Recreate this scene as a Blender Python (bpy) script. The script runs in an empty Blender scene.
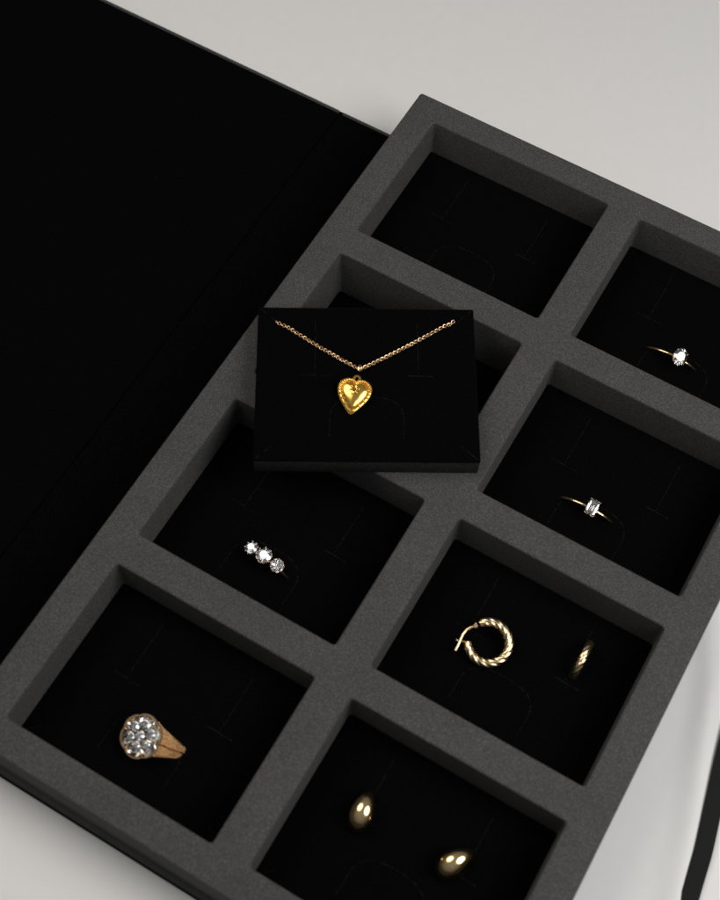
import bpy, bmesh, math, random
from mathutils import Vector, Matrix, Euler
random.seed(7)
R = math.radians
PI = math.pi
S = 0.001                      # everything below is written in millimetres
SC = bpy.context.scene
COL = SC.collection

# ------------------------------------------------------------------ camera
cd = bpy.data.cameras.new("camera")
cam = bpy.data.objects.new("camera", cd)
COL.objects.link(cam)
right = Vector((0.8640939, 0.5026383, 0.0263910))
down = Vector((0.4586069, -0.7646246, -0.4528012))
fwd = Vector((-0.2074160, 0.4033659, -0.8912208))
m = Matrix((right, -down, -fwd)).transposed().to_4x4()
m.translation = Vector((123.945, -268.601, 353.655)) * S
cam.matrix_world = m
cd.sensor_fit = 'HORIZONTAL'
cd.sensor_width = 36.0
cd.lens = 1364.5 * 36.0 / 720.0
cd.clip_start = 0.005
cd.clip_end = 20.0
cd.dof.use_dof = True
cd.dof.focus_distance = 0.405
cd.dof.aperture_fstop = 20.0
SC.camera = cam

# ------------------------------------------------------------------ world and lamps
w = bpy.data.worlds.new("World")
SC.world = w
w.use_nodes = True
bg = w.node_tree.nodes["Background"]
bg.inputs["Color"].default_value = (0.93, 0.97, 1.0, 1)
bg.inputs["Strength"].default_value = 1.0
# a dim studio: dark walls, a paler ceiling overhead
wt = w.node_tree
wtc = wt.nodes.new("ShaderNodeTexCoord")
wsx = wt.nodes.new("ShaderNodeSeparateXYZ")
wcr = wt.nodes.new("ShaderNodeValToRGB")
wcr.color_ramp.elements[0].position = 0.15
wcr.color_ramp.elements[0].color = (0.035, 0.036, 0.037, 1)
wcr.color_ramp.elements[1].position = 0.95
wcr.color_ramp.elements[1].color = (0.22, 0.224, 0.228, 1)
wt.links.new(wtc.outputs["Generated"], wsx.inputs[0])
wt.links.new(wsx.outputs["Z"], wcr.inputs["Fac"])
wt.links.new(wcr.outputs["Color"], bg.inputs["Color"])


def lamp(name, loc, aim, size, power, col):
    ld = bpy.data.lights.new(name, 'AREA')
    ld.shape = 'DISK'
    ld.size = size * S
    ld.energy = power
    ld.color = col
    o = bpy.data.objects.new(name, ld)
    COL.objects.link(o)
    o.location = Vector(loc) * S
    d = Vector(aim) - Vector(loc)
    o.rotation_euler = d.to_track_quat('-Z', 'Y').to_euler()
    return o


lamp("key_lamp", (400, -75, 430), (90, -120, 10), 370, 2.0, (1.0, 0.993, 0.985))
lamp("second_lamp", (-215, -130, 490), (90, -120, 10), 340, 1.15, (1.0, 0.935, 0.86))

SC.view_settings.view_transform = 'Standard'
SC.view_settings.look = 'None'
SC.view_settings.exposure = 0.0
SC.view_settings.gamma = 1.0


# ------------------------------------------------------------------ materials
def mat(name):
    mt = bpy.data.materials.new(name)
    mt.use_nodes = True
    nt = mt.node_tree
    return mt, nt, nt.nodes["Principled BSDF"]


def coords(nt):
    n = nt.nodes.new("ShaderNodeTexCoord")
    return n.outputs["Object"]


def noise(nt, vec, scale, detail=2.0, rough=0.5):
    n = nt.nodes.new("ShaderNodeTexNoise")
    n.inputs["Scale"].default_value = scale
    n.inputs["Detail"].default_value = detail
    n.inputs["Roughness"].default_value = rough
    nt.links.new(vec, n.inputs["Vector"])
    return n.outputs["Fac"]


def ramp(nt, fac, stops):
    n = nt.nodes.new("ShaderNodeValToRGB")
    cr = n.color_ramp
    while len(cr.elements) < len(stops):
        cr.elements.new(0.5)
    for e, (p, c) in zip(cr.elements, stops):
        e.position = p
        e.color = (*c, 1)
    nt.links.new(fac, n.inputs["Fac"])
    return n.outputs["Color"]


def mixc(nt, fac, a, b, mode='MIX'):
    n = nt.nodes.new("ShaderNodeMix")
    n.data_type = 'RGBA'
    n.blend_type = mode
    for key, val in ((0, fac), (6, a), (7, b)):
        if hasattr(val, "is_linked") or hasattr(val, "links"):
            nt.links.new(val, n.inputs[key])
        elif key == 0:
            n.inputs[0].default_value = val
        else:
            n.inputs[key].default_value = (*val, 1)
    return n.outputs[2]


def bump(nt, h, strength, dist, bsdf):
    n = nt.nodes.new("ShaderNodeBump")
    n.inputs["Strength"].default_value = strength
    n.inputs["Distance"].default_value = dist
    nt.links.new(h, n.inputs["Height"])
    nt.links.new(n.outputs["Normal"], bsdf.inputs["Normal"])


def foam_mat():
    mt, nt, b = mat("grey_foam")
    v = coords(nt)
    g1 = noise(nt, v, 2600, 4, 0.8)
    g2 = noise(nt, v, 900, 2, 0.6)
    g3 = noise(nt, v, 60, 3, 0.6)
    c1 = ramp(nt, g1, [(0.27, (0.020, 0.0198, 0.0205)), (0.5, (0.0540, 0.0520, 0.0512)), (0.72, (0.135, 0.129, 0.126))])
    c2 = ramp(nt, g2, [(0.3, (0.93, 0.93, 0.93)), (0.7, (1.06, 1.06, 1.06))])
    c3 = ramp(nt, g3, [(0.3, (0.90, 0.92, 0.93)), (0.7, (1.08, 1.06, 1.04))])
    c = mixc(nt, 1.0, mixc(nt, 1.0, c1, c2, 'MULTIPLY'), c3, 'MULTIPLY')
    nt.links.new(c, b.inputs["Base Color"])
    b.inputs["Roughness"].default_value = 0.9
    b.inputs["Specular IOR Level"].default_value = 0.25
    bump(nt, g1, 0.35, 0.00025, b)
    return mt


def velvet_mat(name, base=0.0022, sheen=0.045):
    mt, nt, b = mat(name)
    v = coords(nt)
    vo = nt.nodes.new("ShaderNodeTexVoronoi")
    vo.inputs["Scale"].default_value = 210
    nt.links.new(v, vo.inputs["Vector"])
    lint = ramp(nt, vo.outputs["Distance"], [(0.0, (1, 1, 1)), (0.045, (0, 0, 0))])
    gate = ramp(nt, noise(nt, v, 130, 1), [(0.6, (0, 0, 0)), (0.68, (1, 1, 1))])
    spots = mixc(nt, 1.0, lint, gate, 'MULTIPLY')
    nap = ramp(nt, noise(nt, v, 2400, 2, 0.6), [(0.3, (base * .5, base * .52, base * .6)), (0.75, (base * 1.6, base * 1.6, base * 1.75))])
    c = mixc(nt, spots, nap, (0.022, 0.022, 0.024))
    nt.links.new(c, b.inputs["Base Color"])
    b.inputs["Roughness"].default_value = 1.0
    b.inputs["Specular IOR Level"].default_value = 0.0
    b.inputs["Sheen Weight"].default_value = sheen
    b.inputs["Sheen Roughness"].default_value = 0.35
    bump(nt, noise(nt, v, 2400, 2, 0.6), 0.5, 0.0002, b)
    return mt


def slit_mat():
    mt, nt, b = mat("cut_pile_edge")
    v = coords(nt)
    c = ramp(nt, noise(nt, v, 700, 3, 0.7), [(0.40, (0.0025, 0.0025, 0.003)), (0.72, (0.023, 0.0225, 0.0225))])
    nt.links.new(c, b.inputs["Base Color"])
    b.inputs["Roughness"].default_value = 1.0
    b.inputs["Specular IOR Level"].default_value = 0.0
    return mt


def metal_mat(name, col, rough, brushed=0.0):
    mt, nt, b = mat(name)
    v = coords(nt)
    n = noise(nt, v, 900, 2, 0.6)
    c = ramp(nt, n, [(0.3, tuple(x * 0.9 for x in col)), (0.7, tuple(min(1, x * 1.04) for x in col))])
    nt.links.new(c, b.inputs["Base Color"])
    b.inputs["Metallic"].default_value = 1.0
    b.inputs["Roughness"].default_value = rough
    if brushed:
        mp = nt.nodes.new("ShaderNodeMapping")
        mp.inputs["Scale"].default_value = (0.35, 1.6, 1.6)
        mp.inputs["Rotation"].default_value = (0.3, 0.5, 0.6)
        nt.links.new(v, mp.inputs["Vector"])
        br = noise(nt, mp.outputs["Vector"], 1500, 4, 0.75)
        bump(nt, br, brushed, 0.0006, b)
        nt.links.new(mixc(nt, 1.0, c, ramp(nt, br, [(0.32, (0.45, 0.40, 0.36)), (0.64, (1.15, 1.15, 1.15))]), 'MULTIPLY'), b.inputs["Base Color"])
    else:
        bump(nt, noise(nt, v, 500, 2), 0.06, 0.0002, b)
    return mt


def diamond_mat():
    mt, nt, b = mat("diamond")
    v = coords(nt)
    c = ramp(nt, noise(nt, v, 300, 1), [(0.3, (0.985, 0.985, 0.99)), (0.7, (1, 1, 1))])
    nt.links.new(c, b.inputs["Base Color"])
    b.inputs["Roughness"].default_value = 0.0
    b.inputs["IOR"].default_value = 2.42
    b.inputs["Transmission Weight"].default_value = 1.0
    b.inputs["Metallic"].default_value = 0.3
    return mt


def paper_mat(name, col, rough, spread=0.06, scale=1500, spec=0.4):
    mt, nt, b = mat(name)
    v = coords(nt)
    n = noise(nt, v, scale, 4, 0.6)
    c = ramp(nt, n, [(0.3, tuple(x * (1 - spread) for x in col)), (0.7, tuple(min(1, x * (1 + spread)) for x in col))])
    nt.links.new(c, b.inputs["Base Color"])
    b.inputs["Roughness"].default_value = rough
    b.inputs["Specular IOR Level"].default_value = spec
    bump(nt, n, 0.15, 0.0001, b)
    return mt


def ribbon_mat():
    mt, nt, b = mat("grosgrain")
    v = coords(nt)
    wv = nt.nodes.new("ShaderNodeTexWave")
    wv.bands_direction = 'Y'
    wv.inputs["Scale"].default_value = 700
    wv.inputs["Distortion"].default_value = 1.5
    wv.inputs["Detail"].default_value = 2
    nt.links.new(v, wv.inputs["Vector"])
    c = ramp(nt, wv.outputs["Fac"], [(0.0, (0.007, 0.007, 0.007)), (1.0, (0.019, 0.019, 0.019))])
    nt.links.new(c, b.inputs["Base Color"])
    b.inputs["Roughness"].default_value = 0.85
    b.inputs["Specular IOR Level"].default_value = 0.15
    bump(nt, wv.outputs["Fac"], 0.4, 0.0002, b)
    return mt


FOAM = foam_mat()
VELVET = velvet_mat("black_velvet")
LINING = velvet_mat("lining_velvet", 0.0022, 0.03)
SLIT = slit_mat()
CORE = paper_mat("black_foam_core", (0.022, 0.0215, 0.021), 0.95, 0.5, 1600, 0.1)
WRAP = paper_mat("black_wrap", (0.034, 0.036, 0.036), 0.55, 0.15, 1800)
TABLE = paper_mat("white_table", (0.70, 0.690, 0.677), 0.5, 0.012, 250, 0.3)
GOLD = metal_mat("yellow_gold", (1.0, 0.60, 0.13), 0.13)
CHAINGOLD = metal_mat("chain_gold", (1.0, 0.67, 0.37), 0.3)
HOOPGOLD = metal_mat("pale_gold", (0.96, 0.72, 0.42), 0.24)
DOMEGOLD = metal_mat("polished_gold", (0.95, 0.69, 0.35), 0.12)
ROSE = metal_mat("brushed_rose_gold", (1.0, 0.56, 0.25), 0.3, 0.7)
ROSEP = metal_mat("rose_gold", (0.90, 0.60, 0.34), 0.18)
SILVER = metal_mat("white_gold", (0.76, 0.75, 0.73), 0.22)
PINKISH = metal_mat("worn_white_gold", (0.80, 0.66, 0.56), 0.22)
DIAMOND = diamond_mat()
RIBBON = ribbon_mat()
DARKSTONE = paper_mat("brown_stone", (0.12, 0.05, 0.02), 0.1, 0.2, 2000, 0.8)


# ------------------------------------------------------------------ mesh helpers
class MB:
    """collects shapes (mm) and links them as one mesh object"""

    def __init__(self):
        self.v = []
        self.f = []

    def add(self, verts, faces, M=None):
        b = len(self.v)
        for p in verts:
            p = Vector(p)
            self.v.append(M @ p if M is not None else p)
        self.f += [tuple(i + b for i in f) for f in faces]
        return self

    def box(self, x0, x1, y0, y1, z0, z1, M=None):
        vs = [(x0, y0, z0), (x1, y0, z0), (x1, y1, z0), (x0, y1, z0), (x0, y0, z1), (x1, y0, z1), (x1, y1, z1), (x0, y1, z1)]
        fs = [(3, 2, 1, 0), (4, 5, 6, 7), (0, 1, 5, 4), (1, 2, 6, 5), (2, 3, 7, 6), (3, 0, 4, 7)]
        return self.add(vs, fs, M)

    def sweep(self, pts, sec, closed=False, cap=True, up=Vector((0, 0, 1)), M=None):
        """sec(i, t) -> list of (a, b) section points in the (side, up) frame"""
        pts = [Vector(p) for p in pts]
        n = len(pts)
        rings = []
        prev = None
        for i, p in enumerate(pts):
            if closed:
                t = (pts[(i + 1) % n] - pts[i - 1])
            else:
                t = pts[min(i + 1, n - 1)] - pts[max(i - 1, 0)]
            t.normalize()
            if prev is None:
                u = up - t * up.dot(t)
            else:
                u = prev - t * prev.dot(t)
            u.normalize()
            prev = u
            s = t.cross(u)
            rings.append([p + s * a + u * b for a, b in sec(i, i / (n - 1 if not closed else n))])
        k = len(rings[0])
        vs = [q for r in rings for q in r]
        fs = []
        for i in range(n if closed else n - 1):
            j = (i + 1) % n
            for a in range(k):
                c = (a + 1) % k
                fs.append((i * k + a, i * k + c, j * k + c, j * k + a))
        if cap and not closed:
            fs.append(tuple(range(k - 1, -1, -1)))
            fs.append(tuple((n - 1) * k + a for a in range(k)))
        return self.add(vs, fs, M)

    def tube(self, pts, r, k=10, closed=False, M=None, up=Vector((0, 0, 1))):
        rf = r if callable(r) else (lambda t: r)
        return self.sweep(pts, lambda i, t: [(rf(t) * math.cos(2 * PI * a / k), rf(t) * math.sin(2 * PI * a / k)) for a in range(k)], closed, True, up, M)

    def lathe(self, prof, k=24, M=None):
        """prof: list of (r, z)"""
        vs, fs = [], []
        for r, z in prof:
            for a in range(k):
                vs.append((r * math.cos(2 * PI * a / k), r * math.sin(2 * PI * a / k), z))
        for i in range(len(prof) - 1):
            for a in range(k):
                c = (a + 1) % k
                fs.append((i * k + a, i * k + c, (i + 1) * k + c, (i + 1) * k + a))
        fs.append(tuple(range(k - 1, -1, -1)))
        fs.append(tuple((len(prof) - 1) * k + a for a in range(k)))
        return self.add(vs, fs, M)

    def ball(self, c, r, k=10, M=None, sz=1.0):
        c = Vector(c)
        prof = []
        n = 7
        for i in range(n):
            a = -PI / 2 + PI * (i + 0.08) / (n - 1 + 0.16)
            prof.append((r * math.cos(a), r * math.sin(a) * sz))
        T = Matrix.Translation(c)
        return self.lathe(prof, k, (M @ T) if M is not None else T)

    def build(self, name, material, parent=None, smooth=False, angle=35, bevel=0.0, segs=2, sub=0):
        me = bpy.data.meshes.new(name)
        me.from_pydata([tuple(p * S) for p in self.v], [], self.f)
        bm = bmesh.new()
        bm.from_mesh(me)
        bmesh.ops.remove_doubles(bm, verts=bm.verts, dist=1e-8)
        bmesh.ops.recalc_face_normals(bm, faces=bm.faces)
        if bevel:
            es = [e for e in bm.edges if len(e.link_faces) == 2 and e.calc_face_angle(0) > R(30)]
            bmesh.ops.bevel(bm, geom=es, offset=bevel * S, segments=segs, affect='EDGES', profile=0.5, clamp_overlap=True)
        if smooth:
            for f in bm.faces:
                f.smooth = True
            for e in bm.edges:
                if len(e.link_faces) == 2 and e.calc_face_angle(0) > R(angle):
                    e.smooth = False
        bm.to_mesh(me)
        bm.free()
        me.materials.append(material)
        o = bpy.data.objects.new(name, me)
        COL.objects.link(o)
        if parent is not None:
            o.parent = parent
        if sub:
            md = o.modifiers.new("sub", 'SUBSURF')
            md.levels = md.render_levels = sub
        return o


def tag(o, label, cat, group=None, kind=None):
    if label:
        o['label'] = label
    if cat:
        o['category'] = cat
    if group:
        o['group'] = group
    if kind:
        o['kind'] = kind
    return o


def thing(name, label, cat, loc, rot=(0, 0, 0), group=None):
    o = bpy.data.objects.new(name, None)
    o.empty_display_size = 0.005
    COL.objects.link(o)
    o.location = Vector(loc) * S
    o.rotation_euler = Euler([R(a) for a in rot])
    return tag(o, label, cat, group)


def copy_tree(o, parent=None):
    c = o.copy()
    COL.objects.link(c)
    c.parent = parent
    for ch in list(o.children):
        copy_tree(ch, c)
    return c


def jig(deg):
    """the small tilt and turn of a hand set stone"""
    return Euler((R(random.uniform(-deg, deg)), R(random.uniform(-deg, deg)), random.uniform(0, 6.28))).to_matrix().to_4x4()


def lerp(a, b, t):
    return a + (b - a) * t


# ------------------------------------------------------------------ table
CREASE = [(140, -60), (150.5, -104), (157.5, -118), (161.8, -132), (168.6, -156), (173.4, -178.5), (180, -215), (190, -270), (196, -320)]


def crease_height(x, y):
    """a soft fold in the paper backdrop that runs along the right side of the tray"""
    for (x0, y0), (x1, y1) in zip(CREASE, CREASE[1:]):
        if y1 <= y <= y0:
            cx = lerp(x0, x1, (y - y0) / (y1 - y0))
            d = (x - cx) * .93
            f = min(1, max(0, (y + 320) / 90), max(0, (-60 - y) / 40))
            sg = 2.6 if d < 0 else 2.0
            return f * 1.3 * math.exp(-d * d / (2 * sg * sg))
    return 0.0


mb = MB()
gx = [-1600, -600, 0, 100, 130] + [132 + .8 * i for i in range(100)] + [214, 260, 600, 1600]
gy = [1500, 500, 0, -56] + [-60 - 4 * i for i in range(66)] + [-330, -600, -1300]
for y_ in gy:
    for x_ in gx:
        mb.v.append(Vector((x_, y_, crease_height(x_, y_))))
for j in range(len(gy) - 1):
    for i in range(len(gx) - 1):
        k = j * len(gx) + i
        mb.f.append((k, k + len(gx), k + len(gx) + 1, k + 1))
tag(mb.build("table_surface", TABLE, None, True, angle=80), "seamless off white paper table top under the jewellery case", None, kind="structure")

# ------------------------------------------------------------------ the case lying open: boards, spine, velvet lining
ZB = 3.0            # top of the boards
YB0, YB1 = -4.5, -237.6
folio = thing("jewellery_folio", "black velvet lined folio case lying open flat under the grey foam tray", "jewellery case", (0, 0, 0))
mb = MB(); mb.box(-25.2, 147, YB1, YB0, 0.02, ZB)
mb.build("base_board", WRAP, folio, True, bevel=0.6, segs=3)
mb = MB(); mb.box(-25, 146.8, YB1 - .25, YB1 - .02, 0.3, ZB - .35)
mb.build("front_edge_shade", LINING, folio)  # added black strip: paints the shade on the base board's unlit front edge
mb = MB(); mb.box(-262, -26.4, YB1, YB0, 0.02, ZB + 0.15)
mb.build("cover_board", WRAP, folio, True, bevel=0.6, segs=3)
mb = MB(); mb.box(-26.7, -24.9, YB1 + .3, YB0 - .25, 0.3, ZB - .25)
mb.build("hinge_strip", LINING, folio)
mb = MB(); mb.box(-259, -26.05, YB1 + 2, YB0 - 1.7, ZB, ZB + 0.75)
mb.build("cover_lining", LINING, folio, True, bevel=0.35, segs=3)
mb = MB(); mb.box(-25.6, -0.3, YB1 + 2, YB0 - 1.8, ZB - .1, ZB + 0.6)
mb.box(0.5, 146.5, YB1 + 2, YB0 - 1.8, ZB - .1, ZB + 0.012)
mb.build("spine_lining", LINING, folio, True, bevel=0.35, segs=3)

# ------------------------------------------------------------------ foam tray
ZR = 23.0           # rim of the tray
ZP = 9.7            # top of the pads
XL = (9.42, 69.42)
XR = (79.88, 139.88)
YS = [(8.56, 55.95), (65.67, 113.06), (122.78, 170.17), (179.89, 227.28)]
TW, TH = 149.15, 235.84
xs = [0, XL[0], XL[1], XR[0], XR[1], TW]
ys = [0] + [v for p in YS for v in p] + [TH]


def tray_mesh():
    bm = bmesh.new()
    nx, ny = len(xs), len(ys)
    Z0 = ZB + 0.02
    g = {}
    for i in range(nx):
        for j in range(ny):
            for k, z in enumerate((Z0, ZR)):
                g[i, j, k] = bm.verts.new((xs[i] * S, -ys[j] * S, z * S))
    solid = lambda i, j: 0 <= i < nx - 1 and 0 <= j < ny - 1 and not (i % 2 == 1 and j % 2 == 1)
    for i in range(nx - 1):
        for j in range(ny - 1):
            if not solid(i, j):
                continue
            bm.faces.new([g[i, j, 1], g[i, j + 1, 1], g[i + 1, j + 1, 1], g[i + 1, j, 1]])
            bm.faces.new([g[i, j, 0], g[i + 1, j, 0], g[i + 1, j + 1, 0], g[i, j + 1, 0]])
            for (di, dj, a, b) in ((-1, 0, (i, j), (i, j + 1)), (1, 0, (i + 1, j), (i + 1, j + 1)), (0, -1, (i, j), (i + 1, j)), (0, 1, (i, j + 1), (i + 1, j + 1))):
                if not solid(i + di, j + dj):
                    bm.faces.new([g[a[0], a[1], 0], g[b[0], b[1], 0], g[b[0], b[1], 1], g[a[0], a[1], 1]])
    bmesh.ops.recalc_face_normals(bm, faces=bm.faces)
    es = [e for e in bm.edges if len(e.link_faces) == 2 and e.calc_face_angle(0) > R(40)]
    vert_in = [e for e in es if abs(e.verts[0].co.z - e.verts[1].co.z) > 0.01]
    bmesh.ops.bevel(bm, geom=vert_in, offset=0.9 * S, segments=3, affect='EDGES', profile=0.5)
    es = [e for e in bm.edges if len(e.link_faces) == 2 and e.calc_face_angle(0) > R(60) and min(v.co.z for v in e.verts) > 0.02]
    bmesh.ops.bevel(bm, geom=es, offset=0.6 * S, segments=3, affect='EDGES', profile=0.5)
    for f in bm.faces:
        f.smooth = True
    for e in bm.edges:
        if len(e.link_faces) == 2 and e.calc_face_angle(0) > R(40):
            e.smooth = False
    me = bpy.data.meshes.new("foam_tray")
    bm.to_mesh(me)
    bm.free()
    me.materials.append(FOAM)
    return me


tray = bpy.data.objects.new("foam_tray", tray_mesh())
COL.objects.link(tray)
tag(tray, "charcoal grey foam tray with eight rectangular compartments in two columns", "tray")

# ------------------------------------------------------------------ velvet pads with their cut slits
PT = 6.6            # pad thickness


def strip(mb, pts, wdt=0.16, z=0.05):
    mb.sweep([(p[0], p[1], 0.0) for p in pts], lambda i, t: [(-wdt / 2, 0.002), (wdt / 2, 0.002), (wdt / 4, z), (-wdt / 4, z)])


def make_pad(wx, wy, PT=PT):
    root = thing("velvet_pad", "", "display pad", (0, 0, 0))
    mb = MB()
    n = 12
    # a slightly uneven block: rounded edges, faint sag between corners
    mb.box(-wx / 2, wx / 2, -wy / 2, wy / 2, -.95, 0)
    mb.build("velvet_face", VELVET, root, True, bevel=0.45, segs=3)
    mb = MB()
    mb.box(-wx / 2 + .12, wx / 2 - .12, -wy / 2 + .12, wy / 2 - .12, -PT, -.85)
    mb.build("foam_core", CORE, root, True, bevel=0.3, segs=2)
    for sx in (-14.2, 14.2):
        m_ = MB(); strip(m_, [(sx, 19.4), (sx + .1, 12), (sx, 2.7)])
        m_.build("earring_slit", SLIT, root)
        m_ = MB(); strip(m_, [(sx - 4.1, 2.2), (sx + 4.0, 2.0)])
        m_.build("cross_slit", SLIT, root)
    arc = [(-10.1, -16.7), (-10.0, -12)]
    for i in range(0, 25):
        a = PI - PI * i / 24
        arc.append((10.0 * math.copysign(abs(math.cos(a)) ** 0.75, math.cos(a)), -11.5 + 7.0 * math.sin(a) ** 0.8))
    arc += [(10.0, -12), (9.8, -17)]
    m_ = MB(); strip(m_, arc)
    m_.build("ring_slit", SLIT, root)
    for sx in (-1, 1):
        for sy in (-1, 1):
            m_ = MB(); strip(m_, [(sx * 25.3, sy * (wy / 2 - 4.6)), (sx * (wx / 2 - .7), sy * (wy / 2 - .7))])
            m_.build("corner_slit", SLIT, root)
    return root


pad0 = make_pad(59.7, 47.1)


def pad_at(first, name_loc, rot, label, group="black velvet display pads"):
    o = pad0 if first else copy_tree(pad0)
    o.location = Vector(name_loc) * S
    o.rotation_euler = Euler([R(a) for a in rot])
    o['label'] = label
    o['group'] = group
    return o


def cell(c, r):
    X = XL if c == 'L' else XR
    return (sum(X) / 2, -sum(YS[r]) / 2)


for k, (c, r, lb) in enumerate((
        ('L', 0, "empty black velvet pad with bare slits in the topmost tray compartment"),
        ('R', 0, "black velvet pad holding the thin ring with an oval stone"),
        ('R', 1, "black velvet pad holding the thin ring with a rectangular stone"),
        ('L', 2, "black velvet pad holding the three stone ring"),
        ('R', 2, "black velvet pad holding the pair of twisted hoop earrings"),
        ('L', 3, "black velvet pad holding the chunky flower cluster ring"),
        ('R', 3, "black velvet pad holding the pair of smooth dome earrings"))):
    x, y = cell(c, r)
    pad_at(k == 0, (x, y, ZP), (0, 0, 0), lb)

CARD = (39.75, -103.3, ZR + 6.62)
CA = 30.4
pad_card = make_pad(60.5, 48.2, 7.0)
CARD = (CARD[0], CARD[1], ZR + 7.02)
pad_card.location = Vector(CARD) * S
pad_card.rotation_euler = Euler((0, 0, R(CA)))
tag(pad_card, "black velvet pad lying askew on top of the tray, displaying a heart necklace", "display pad", "black velvet display pads")


def card_pt(u, v, z=0.0):
    a = R(CA)
    return Vector((CARD[0] + u * math.cos(a) - v * math.sin(a), CARD[1] + u * math.sin(a) + v * math.cos(a), CARD[2] + z))


# ------------------------------------------------------------------ stones
def brilliant(d, sy=1.0, n=8, deep=0.86):
    """round brilliant, girdle at z = 0, diameter d (sy stretches along y)"""
    r = d / 2
    vs, fs = [], []
    T = 0.53 * r
    hc, hp = 0.33 * r, deep * r
    N = 2 * n
    def ring(rad, z, cnt, off):
        b = len(vs)
        for i in range(cnt):
            a = 2 * PI * (i + off) / cnt
            vs.append((rad * math.cos(a), rad * math.sin(a) * sy, z))
        return list(range(b, b + cnt))
    t = ring(T, hc, n, 0)
    st = ring(0.75 * r, hc * 0.62, n, 0.5)
    g1 = ring(r, 0.02 * r, N, 0)
    g0 = ring(r, -0.02 * r, N, 0)
    lp = ring(0.25 * r, -hp * 0.77, n, 0.5)
    cul = len(vs); vs.append((0, 0, -hp))
    fs.append(tuple(t))
    for i in range(n):
        j = (i + 1) % n
        fs.append((t[i], st[i], t[j]))
        # kite between table vertex j, star i, star j and girdle 2j
        fs.append((t[j], st[i], g1[(2 * j) % N]))
        fs.append((t[j], g1[(2 * j) % N], st[j]))
        fs.append((st[i], g1[2 * i], g1[2 * i + 1]))
        fs.append((st[i], g1[2 * i + 1], g1[(2 * i + 2) % N]))
        # pavilion
        fs.append((g0[2 * i + 1], g0[2 * i], lp[i]))
        fs.append((g0[(2 * i + 2) % N], g0[2 * i + 1], lp[i]))
        fs.append((g0[(2 * j) % N], lp[i], cul))
        fs.append((g0[(2 * j) % N], cul, lp[j]))
    for i in range(N):
        j = (i + 1) % N
        fs.append((g1[i], g0[i], g0[j], g1[j]))
    return vs, fs


def step_cut(lx, ly):
    """emerald cut: stepped rectangle with cropped corners"""
    vs, fs = [], []
    def ring(sx, sy, z, c):
        b = len(vs)
        x, y = lx / 2 * sx, ly / 2 * sy
        for p in ((x, -y + c), (x, y - c), (x - c, y), (-x + c, y), (-x, y - c), (-x, -y + c), (-x + c, -y), (x - c, -y)):
            vs.append((p[0], p[1], z))
        return list(range(b, b + 8))
    c = 0.16 * lx
    rs = [ring(.60, .70, .50, c * .6), ring(.78, .83, .40, c * .75), ring(.91, .93, .22, c * .9), ring(1, 1, .03, c), ring(1, 1, -.05, c),
          ring(.84, .89, -.40, c * .85), ring(.54, .68, -.84, c * .55), ring(.08, .36, -1.22, c * .08)]
    fs.append(tuple(rs[0]))
    for a, b in zip(rs, rs[1:]):
        for i in range(8):
            j = (i + 1) % 8
            fs.append((a[i], b[i], b[j], a[j]))
    fs.append(tuple(reversed(rs[-1])))
    return vs, fs


def band_arc(Rr, a0, a1, sec, n=40, M=None):
    pts = []
    mb = MB()
    ptsv = [(Rr * math.sin(lerp(a0, a1, i / (n - 1))), 0, Rr * math.cos(lerp(a0, a1, i / (n - 1)))) for i in range(n)]
    mb.sweep(ptsv, sec, up=Vector((0, 1, 0)))
    return mb


def ell(rx, ry, k=12):
    return [(rx * math.cos(2 * PI * a / k), ry * math.sin(2 * PI * a / k)) for a in range(k)]


def claw(base, tip, r=0.22, bead=0.3):
    """a curved claw that ends in a bead over the stone's edge"""
    b, t = Vector(base), Vector(tip)
    mid = (b + t) / 2 + Vector((t.x, t.y, 0)).normalized() * 0.15
    m_ = MB()
    pts = [b, lerp(b, mid, .6), mid, lerp(mid, t, .6), t]
    m_.tube(pts, lambda q: r * (1.15 - 0.25 * q), 8, up=Vector((0.3, 1, 0.1)))
    m_.ball(t + Vector((0, 0, 0.02)), bead, 10)
    return m_


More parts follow.
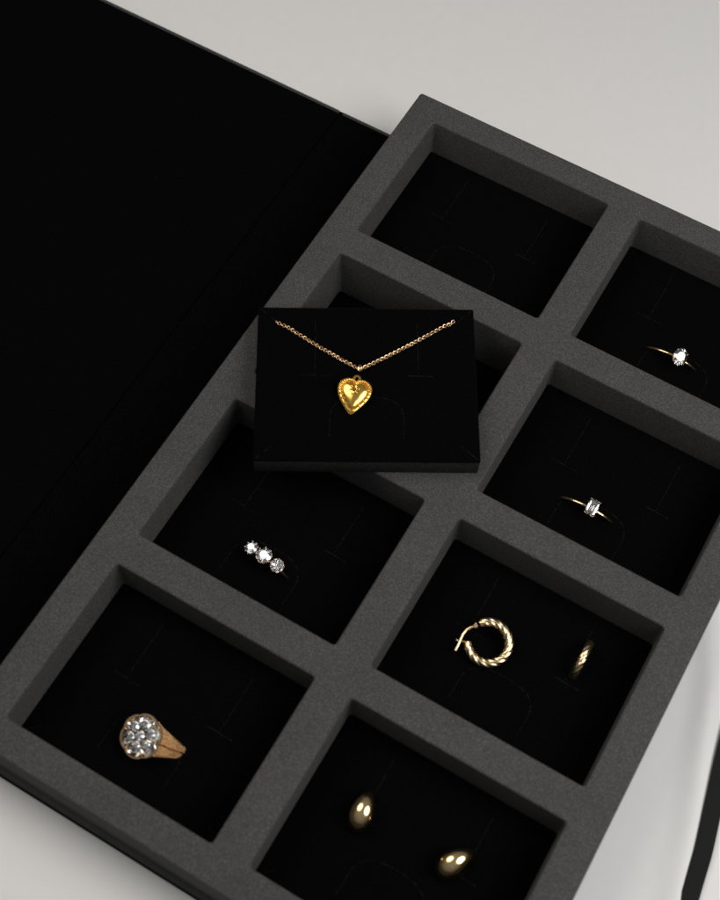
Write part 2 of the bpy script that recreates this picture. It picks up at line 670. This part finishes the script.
# --- solitaire with an oval stone
def solitaire(kind, label, x, y, rot, metal, turn=0):
    Rr = 10.0
    top = 3.5                                        # height of the band's top above the pad
    root = thing("solitaire_ring", label, "ring", (x, y, ZP), rot, "rings with one stone on thin gold bands")
    zc = top - Rr
    def sec(i, t):
        return ell(lerp(0.52, 0.40, abs(2 * t - 1)), lerp(0.46, 0.55, abs(2 * t - 1)))
    mb = band_arc(Rr, -R(96), R(96), sec, 64)
    for p in mb.v:
        p.z += zc
    mb.build("band", metal, root, True)
    # the head sits a little off the top: the ring has turned in its slot
    TURN = Matrix.Translation((0, 0, zc)) @ Matrix.Rotation(R(turn), 4, 'Y') @ Matrix.Translation((0, 0, -zc))
    st = MB()
    h = top + 0.2
    lx, ly = (3.2, 4.7) if kind == 'emerald' else (4.3, 5.5)
    st.sweep([((lx * .36) * math.cos(2 * PI * i / 24), (ly * .36) * math.sin(2 * PI * i / 24), h + (.6 if kind == "emerald" else .95)) for i in range(24)], lambda i, t: ell(.18, .22, 8), closed=True)
    st.sweep([((lx * .22) * math.cos(2 * PI * i / 24), (ly * .24) * math.sin(2 * PI * i / 24), h + .15) for i in range(24)], lambda i, t: ell(.18, .22, 8), closed=True)
    st.v = [TURN @ p for p in st.v]
    so = st.build("setting", metal, root, True)
    zg = h + (1.6 if kind == 'emerald' else 1.95)
    s = MB()
    vs, fs = step_cut(lx, ly) if kind == 'emerald' else brilliant(lx, ly / lx, 8, 1.02)
    s.add(vs, fs, TURN @ Matrix.Translation((0, 0, zg)))
    s.build("stone", DIAMOND, so)
    if kind == 'emerald':
        tips = [(sx * (lx / 2 - .2), sy * (ly / 2 - .2)) for sx in (-1, 1) for sy in (-1, 1)]
    else:
        tips = [(lx / 2 * .97 * math.cos(R(a)), ly / 2 * .97 * math.sin(R(a))) for a in (38, 142, 218, 322)]
    for tx, ty in tips:
        cl = claw((tx * .5, ty * .5, h - .1), (tx, ty, zg + .2), .12, .17)
        cl.v = [TURN @ p for p in cl.v]
        cl.build("claw", SILVER if kind == 'emerald' else metal, so, True)
    return root


xR1, yR1 = cell('R', 0)
solitaire('oval', "thin gold ring with an oval clear stone, tall dark tray wall behind it", 107.5, yR1 - 7.4, (16, 1, 1), DOMEGOLD, 10)
xR2, yR2 = cell('R', 1)
solitaire('emerald', "thin gold ring with a rectangular step cut clear stone", 107.2, yR2 - 7.3, (12, 0, 1), DOMEGOLD, 7)



# --- three stone ring
def round_setting(parent, d, M, metal, claws=8):
    so_m = MB()
    so_m.lathe([(d * .24, -d * .55), (d * .30, -d * .5), (d * .47, -d * .06), (d * .50, 0.02), (d * .44, 0.02), (d * .2, -d * .42)], 20, M)
    so = so_m.build("setting", metal, parent, True)
    s = MB(); vs, fs = brilliant(d * .93); s.add(vs, fs, M @ Matrix.Translation((0, 0, 0.12 * d)) @ jig(4))
    s.build("diamond", DIAMOND, so)
    for i in range(claws):
        a = 2 * PI * (i + .5) / claws
        c_ = claw((d * .40 * math.cos(a), d * .40 * math.sin(a), -d * .35), (d * .49 * math.cos(a), d * .49 * math.sin(a), d * .17), .15, .25)
        q = MB(); q.add(c_.v, c_.f, M)
        q.build("claw", metal, so, True)
    return so


def three_stone():
    x, y = cell('L', 2)
    Rr, top = 9.8, 3.2
    root = thing("three_stone_ring", "ring with three clear round stones in a row in beaded claw settings", "ring", (x - .4, y - 9.2, ZP), (4, 2, -5))
    zc = top - Rr
    mb = band_arc(Rr, -R(96), R(96), lambda i, t: ell(lerp(0.95, 0.55, abs(2 * t - 1)), .55), 64)
    for p in mb.v:
        p.z += zc
    mb.build("band", ROSEP, root, True)
    for a, d in ((-20.5, 3.6), (0, 4.3), (20.5, 3.6)):
        rr = Rr + .45 + d * .5
        M = Matrix.Translation((rr * math.sin(R(a)), 0, zc + rr * math.cos(R(a)))) @ Matrix.Rotation(R(a * .8), 4, 'Y')
        round_setting(root, d, M, PINKISH)


three_stone()


# --- chunky flower cluster ring
def cluster_ring():
    x, y = cell('L', 3)
    root = thing("cluster_ring", "chunky brushed rose gold ring with seven clear stones set as a flower", "ring", (x - .1, y - 7.8, ZP), (18, -10, 2))
    Rr, top = 10.2, 3.6
    root.scale = (.95, .95, .95)
    zc = top - Rr

    def sec(i, t):
        e = abs(2 * t - 1)
        f = min(1.0, max(0.0, (e - .12) / .72))
        hw = lerp(5.1, 1.0, f ** .8)
        th = lerp(1.0, .75, f)
        gw = lerp(.26, .18, f)
        g = lerp(.9, .55, f)
        # (a = radially outwards, b = along the finger); a notch runs along the outer face
        return [(-th, -hw * .8), (-.1, -hw), (.55 * th, -hw * .86), (.95 * th, -hw * .5), (1.05 * th, -gw), (1.05 * th - g, 0), (1.05 * th, gw), (.95 * th, hw * .5), (.55 * th, hw * .86), (-.1, hw), (-th, hw * .8)]
    pts = []
    mb = MB()
    n = 60
    ptsv = []
    for i in range(n):
        a = lerp(-R(97), R(97), i / (n - 1))
        ptsv.append((Rr * math.sin(a), 0, Rr * math.cos(a)))
    mb.sweep(ptsv, sec, up=Vector((0, 1, 0)))
    for p in mb.v:
        p.z += zc
    # make sure the notch faces outwards
    mb.build("band", ROSE, root, True, angle=28)
    zh = top + 2.1
    # scalloped gold body under the flower
    hb = MB()
    K = 72
    prof = [(0.50, -3.4), (.70, -2.6), (.90, -1.2), (1.0, -.1), (.985, .16), (.92, .18), (.82, -.5), (.78, -1.5)]
    vs, fs = [], []
    for s_, z in prof:
        for a in range(K):
            th = 2 * PI * a / K
            r = (5.62 + .48 * abs(math.cos(3 * (th - R(30)))) ** .6) * s_
            vs.append((r * math.cos(th), r * math.sin(th), zh + z))
    for i in range(len(prof) - 1):
        for a in range(K):
            c = (a + 1) % K
            fs.append((i * K + a, i * K + c, (i + 1) * K + c, (i + 1) * K + a))
    fs.append(tuple(range(K - 1, -1, -1)))
    fs.append(tuple(range((len(prof) - 1) * K, len(prof) * K)))
    hb.add(vs, fs)
    head = hb.build("flower_head", ROSEP, root, True, angle=50)
    for i in range(6):
        th = R(60 * i + 30)
        M = Matrix.Translation((3.95 * math.cos(th), 3.95 * math.sin(th), zh - .02)) @ Matrix.Rotation(th, 4, 'Z') @ Matrix.Rotation(R(14), 4, 'Y')
        pm = MB()
        pm.lathe([(1.2, -1.5), (1.8, -.6), (1.98, .2), (2.06, .36), (1.92, .44), (1.4, .1), (1.2, -.5), (.3, -1.15)], 28, M)
        pm.build("petal", SILVER, head, True, angle=60)
        # gold claw between two petals
        t2 = R(60 * i)
        claw((5.3 * math.cos(t2), 5.3 * math.sin(t2), zh - .9), (4.7 * math.cos(t2), 4.7 * math.sin(t2), zh + .5), .3, .3).build("claw", ROSEP, head, True)
    for i in range(7):
        if i == 6:
            px, py, dz = 0, 0, .75
        else:
            th = R(60 * i + 30)
            px, py, dz = 2.95 * math.cos(th), 2.95 * math.sin(th), .7
        M = Matrix.Translation((px, py, zh + dz))
        sm = MB()
        sm.lathe([(.5, -1.5), (.95, -.8), (1.3, .0), (1.38, .08), (1.28, .12), (1.0, -.35), (.4, -1.3)], 20, M)
        for k in range(4):
            a = R(45 + 90 * k)
            sm.ball((1.26 * math.cos(a), 1.26 * math.sin(a), .22), .2, 8, M)
        cup = sm.build("stone_cup", SILVER, head, True, angle=60)
        s = MB(); vs, fs = brilliant(2.6); s.add(vs, fs, M @ Matrix.Translation((0, 0, .16)) @ jig(4))
        s.build("diamond", DIAMOND, head)
    return root


cluster_ring()


# --- twisted hoop earrings
def hoop_earring():
    root = thing("hoop_earring", "twisted gold hoop earring lying face up with its curved post open", "earring", (0, 0, 0), (0, 0, 0), "pair of twisted gold hoops")
    Rm, r0 = 5.4, 1.22
    a0, a1 = R(144), R(-153)
    n = 150
    pts = [(Rm * math.cos(lerp(a0, a1, i / (n - 1))), Rm * math.sin(lerp(a0, a1, i / (n - 1))), 0) for i in range(n)]
    L = Rm * abs(a1 - a0)

    def sec(i, t):
        out = []
        K = 48
        ends = min(1.0, 0.72 + 5 * min(t, 1 - t))
        for a in range(K):
            th = 2 * PI * a / K
            ph = (5.0 * (th + 0.60 * t * L)) % (2 * PI) / (2 * PI)
            rr = r0 * ends * (0.80 + 0.23 * math.sin(PI * ph) ** 0.6)
            out.append((rr * math.cos(th), rr * math.sin(th)))
        return out
    mb = MB(); mb.sweep(pts, sec)
    mb.build("twisted_hoop", HOOPGOLD, root, True, angle=50)
    rot = Matrix.Rotation(R(28), 4, 'Z')
    k = 1 / 3.75
    post_px = [(-13.5, 15.5), (-17, 14.6), (-21, 12.2), (-25, 7.5), (-27.4, 2), (-29.5, -3.5), (-32, -8.5)]
    wp = [rot @ Vector((a * k, b * k, .35)) for a, b in post_px]
    mb = MB(); mb.tube(wp, .38, 12); mb.ball(wp[-1], .48, 10)
    mb.build("post", HOOPGOLD, root, True)
    mb = MB()
    c = rot @ Vector((-12.2 * k, 16.2 * k, 0))
    mb.lathe([(.5, -.75), (.62, -.65), (.62, .65), (.5, .75)], 14, Matrix.Translation(c + Vector((-.15, -.2, .25))))
    mb.ball(c + Vector((-.35, .35, .55)), .38, 10)
    mb.build("hinge", HOOPGOLD, root, True)
    mb = MB()
    e0 = rot @ Vector((-20.5 * k, -.5 * k, .1))
    e1 = rot @ Vector((-31.0 * k, 1.2 * k, .35))
    mb.tube([e0, (e0 + e1) / 2, e1], .27, 8)
    mb.ball(e1, .34, 8)
    mb.build("catch", HOOPGOLD, root, True)
    return root


h1 = hoop_earring()
h1.location = Vector((102.0, -146.0, ZP + 3.1)) * S
h1.rotation_euler = Euler((R(14), R(3), R(0)))
h2 = copy_tree(h1)
h2.scale = (.9, .9, .9)
h2['label'] = "twisted gold hoop earring standing edge on, upright in a slit of its pad"
h2.location = Vector((125.2, -137.0, ZP + .6)) * S
h2.rotation_euler = (Euler((R(90), 0, R(90))).to_matrix() @ Matrix.Rotation(R(70), 3, 'Z')).to_euler()


# --- smooth dome earrings
def dome_earring():
    root = thing("dome_earring", "smooth teardrop dome earring standing almost straight in its slit", "earring", (0, 0, 0), (0, 0, 0), "pair of smooth gold dome earrings")
    n = 48
    pts = []
    for i in range(n):
        t = i / (n - 1)
        a = lerp(R(188), R(-14), t)
        pts.append((3.9 * math.cos(a) + .3, 0, 2.6 * math.sin(a) + .9))

    def rad(t):
        # slim at the tail, full two thirds of the way along
        return lerp(.5, 3.4, math.sin(min(1, t / .70) * PI / 2) ** 1.8) * (1 if t < .68 else math.cos((t - .68) / .32 * .75))

    mb = MB()
    mb.sweep(pts, lambda i, t: ell(rad(t) * 1.02, rad(t), 36), up=Vector((0, 1, 0)))
    mb.build("dome", DOMEGOLD, root, True, angle=60)
    mb = MB(); mb.tube([(-3.4, 0, 1.0), (-3.7, 0, -1), (-3.6, 0, -5)], .35, 10)
    mb.build("post", DOMEGOLD, root, True)
    return root


x, y = cell('R', 3)
d1 = dome_earring()
d1.location = Vector((x - 14.6, y + 4.9, ZP)) * S
d1.rotation_euler = Euler((R(0), 0, R(-82)))
d2 = copy_tree(d1)
d2['label'] = "smooth teardrop dome earring turned sideways, leaning away from its slit"
d2.location = Vector((x + 12.5, y + 5.1, ZP)) * S
d2.rotation_euler = Euler((R(10), 0, R(-122)))

# ------------------------------------------------------------------ heart necklace on the askew pad
neck = thing("heart_necklace", "fine gold chain necklace with a small puffed heart pendant", "necklace", CARD, (0, 0, CA))
J = Vector((-1.9, 3.5, .9))
mb = MB()


def links(a, b):
    a, b = Vector(a), Vector(b)
    d = b - a
    n = int(d.length / .68)
    ang = math.atan2(d.y, d.x)
    for i in range(n):
        t = (i + .5) / n
        p = a + d * t
        # each side hangs very slightly slack
        p += Vector((0, -1, 0)) * .35 * math.sin(PI * t)
        roll = (R(40) if i % 2 else R(-44)) + random.uniform(-.2, .2)
        M = Matrix.Translation(p) @ Matrix.Rotation(ang + random.uniform(-.1, .1), 4, 'Z') @ Matrix.Rotation(roll, 4, 'X')
        ring = [(.53 * math.cos(2 * PI * q / 12), .44 * math.sin(2 * PI * q / 12), 0) for q in range(12)]
        mb.tube(ring, .105, 7, True, M)


links((-25.2, 19.5, .1), (-22.5, 17.6, .45))
links((-22.5, 17.6, .45), J)
links((24.6, 20.0, .1), (22.2, 18.3, .45))
links((22.2, 18.3, .45), J)
mb.build("chain", CHAINGOLD, neck, True)

HC = Vector((-3.35, -4.1, 0.0))
HT = Matrix.Translation(HC + Vector((0, 0, 1.15))) @ Matrix.Rotation(R(-10.5), 4, 'Z') @ Matrix.Rotation(R(13), 4, 'X')


def heart_pt(t, s=1.0):
    """full shouldered heart with a shallow cleft and convex sides running to a blunt point"""
    a = abs(((t + PI) % (2 * PI)) - PI)              # 0 at the cleft, pi at the tip
    sg = 1 if math.sin(t) >= 0 else -1
    key = [(0.0, (0, 3.55)), (.10, (.55, 4.15)), (.22, (1.6, 4.62)), (.34, (2.75, 4.45)), (.46, (3.85, 3.75)), (.56, (4.5, 2.7)), (.66, (4.72, 1.3)), (.76, (4.35, -.45)), (.85, (3.35, -2.5)), (.93, (1.75, -4.75)), (.975, (.62, -6.1)), (1.0, (0, -6.55))]
    u = a / PI
    for i in range(len(key) - 1):
        if key[i][0] <= u <= key[i + 1][0] + 1e-9:
            break
    p0, p1, p2, p3 = (Vector((*key[min(max(j, 0), len(key) - 1)][1], 0)) for j in (i - 1, i, i + 1, i + 2))
    q = (u - key[i][0]) / (key[i + 1][0] - key[i][0])
    p = .5 * (2 * p1 + (p2 - p0) * q + (2 * p0 - 5 * p1 + 4 * p2 - p3) * q * q + (3 * p1 - p0 - 3 * p2 + p3) * q ** 3)
    cy = .35
    return p.x * sg * s, (cy + (p.y - cy) * s) * .925 - .45


KH = 96
prof = [(0.0, 1.86), (.12, 1.845), (.25, 1.80), (.38, 1.72), (.5, 1.60), (.60, 1.47), (.68, 1.33), (.715, 1.22), (.73, 1.10), (.76, 1.08), (.82, 1.12), (.90, 1.06), (.96, .90), (1.0, .66), (1.0, .50), (.9, .25), (.6, .06)]
mb = MB()
vs, fs = [], []
for s_, z in prof:
    for k in range(KH):
        px, py = heart_pt(2 * PI * k / KH, max(s_, .002))
        vs.append((px, py, z))
for i in range(len(prof) - 1):
    for k in range(KH):
        c = (k + 1) % KH
        fs.append((i * KH + k, i * KH + c, (i + 1) * KH + c, (i + 1) * KH + k))
fs.append(tuple(range(KH)))
fs.append(tuple((len(prof) - 1) * KH + k for k in range(KH)))
mb.add(vs, fs, HT)
pend = mb.build("heart_pendant", GOLD, neck, True, angle=50)
# raised scroll border
mb = MB()
n = 30
for i in range(n):
    t = 2 * PI * (i + .5) / n
    px, py = heart_pt(t, .86)
    qx, qy = heart_pt(t + .03, .86)
    ang = math.atan2(qy - py, qx - px)
    M = HT @ Matrix.Translation((px, py, 1.2)) @ Matrix.Rotation(ang + R(40), 4, 'Z') @ Matrix.Diagonal((1.35, .62, .72, 1))
    mb.ball((0, 0, 0), .42, 10, M)
mb.sweep([(*heart_pt(2 * PI * k / 96, .965), .86) for k in range(96)], lambda i, t: ell(.11, .11, 6), closed=True, M=HT)
mb.sweep([(*heart_pt(2 * PI * k / 96, .735), 1.12) for k in range(96)], lambda i, t: ell(.09, .09, 6), closed=True, M=HT)
mb.build("scroll_border", GOLD, pend, True)
# little engraved flower with its stone
mb = MB()
for i in range(6):
    a = R(60 * i + 12)
    M = HT @ Matrix.Translation((-.1 + .9 * math.cos(a), .6 + .9 * math.sin(a), 1.80)) @ Matrix.Rotation(a, 4, 'Z') @ Matrix.Diagonal((1.5, .75, .5, 1))
    mb.ball((0, 0, 0), .44, 10, M)
fl = mb.build("flower", GOLD, pend, True)
mb = MB(); mb.ball((-.1, .6, 1.96), .42, 12, HT)
mb.build("stone", DARKSTONE, fl, True)
mb = MB(); mb.sweep([(-.1 + .48 * math.cos(2 * PI * k / 20), .6 + .48 * math.sin(2 * PI * k / 20), 2.0) for k in range(20)], lambda i, t: ell(.1, .1, 6), closed=True, M=HT)
mb.build("stone_rim", GOLD, fl, True)
# bail ring of the pendant and the jump ring that joins it to the chain
mb = MB()
mb.tube([HT @ Vector((.0 + .82 * math.cos(2 * PI * k / 20), 3.75 + .85 * math.sin(2 * PI * k / 20), .85)) for k in range(20)], .42, 10, True)
mb.build("bail", GOLD, pend, True)
mb = MB()
M = Matrix.Translation(J + Vector((.0, -.2, 1.0))) @ Matrix.Rotation(R(-20), 4, 'Z') @ Matrix.Rotation(R(62), 4, 'Y')
mb.tube([(.62 * math.cos(2 * PI * k / 20), .95 * math.sin(2 * PI * k / 20), 0) for k in range(20)], .2, 10, True, M)
mb.build("jump_ring", CHAINGOLD, neck, True)

# ------------------------------------------------------------------ ribbon beside the tray
rib = [(184, -250, .5), (180.6, -215, .55), (178, -194, .6), (176.5, -181, .8), (175.7, -175, 1.0), (174.9, -169, 1.1), (174.0, -162.5, 1.2), (171.6, -150.5, 1.3), (168.6, -135, 1.2), (166.2, -118, 1.0), (165.2, -98, .8), (167, -76, .6), (172, -50, .5), (182, -20, .5)]


def smooth_path(p, n=8):
    out = []
    p = [Vector(q) for q in p]
    for i in range(len(p) - 1):
        a, b, c, d = p[max(i - 1, 0)], p[i], p[i + 1], p[min(i + 2, len(p) - 1)]
        for k in range(n):
            t = k / n
            out.append(.5 * ((2 * b) + (c - a) * t + (2 * a - 5 * b + 4 * c - d) * t * t + (3 * b - a - 3 * c + d) * t ** 3))
    out.append(p[-1])
    return out


mb = MB()
sp = smooth_path(rib)
mb.sweep(sp, lambda i, t: [(-2.35, -.22), (2.35, -.22), (2.4, 0), (2.35, .22), (-2.35, .22), (-2.4, 0)], up=Vector((0, 0, 1)))
tag(mb.build("ribbon", RIBBON, None, True, angle=40), "narrow black ribbon arching over the white table beside the tray", "ribbon")
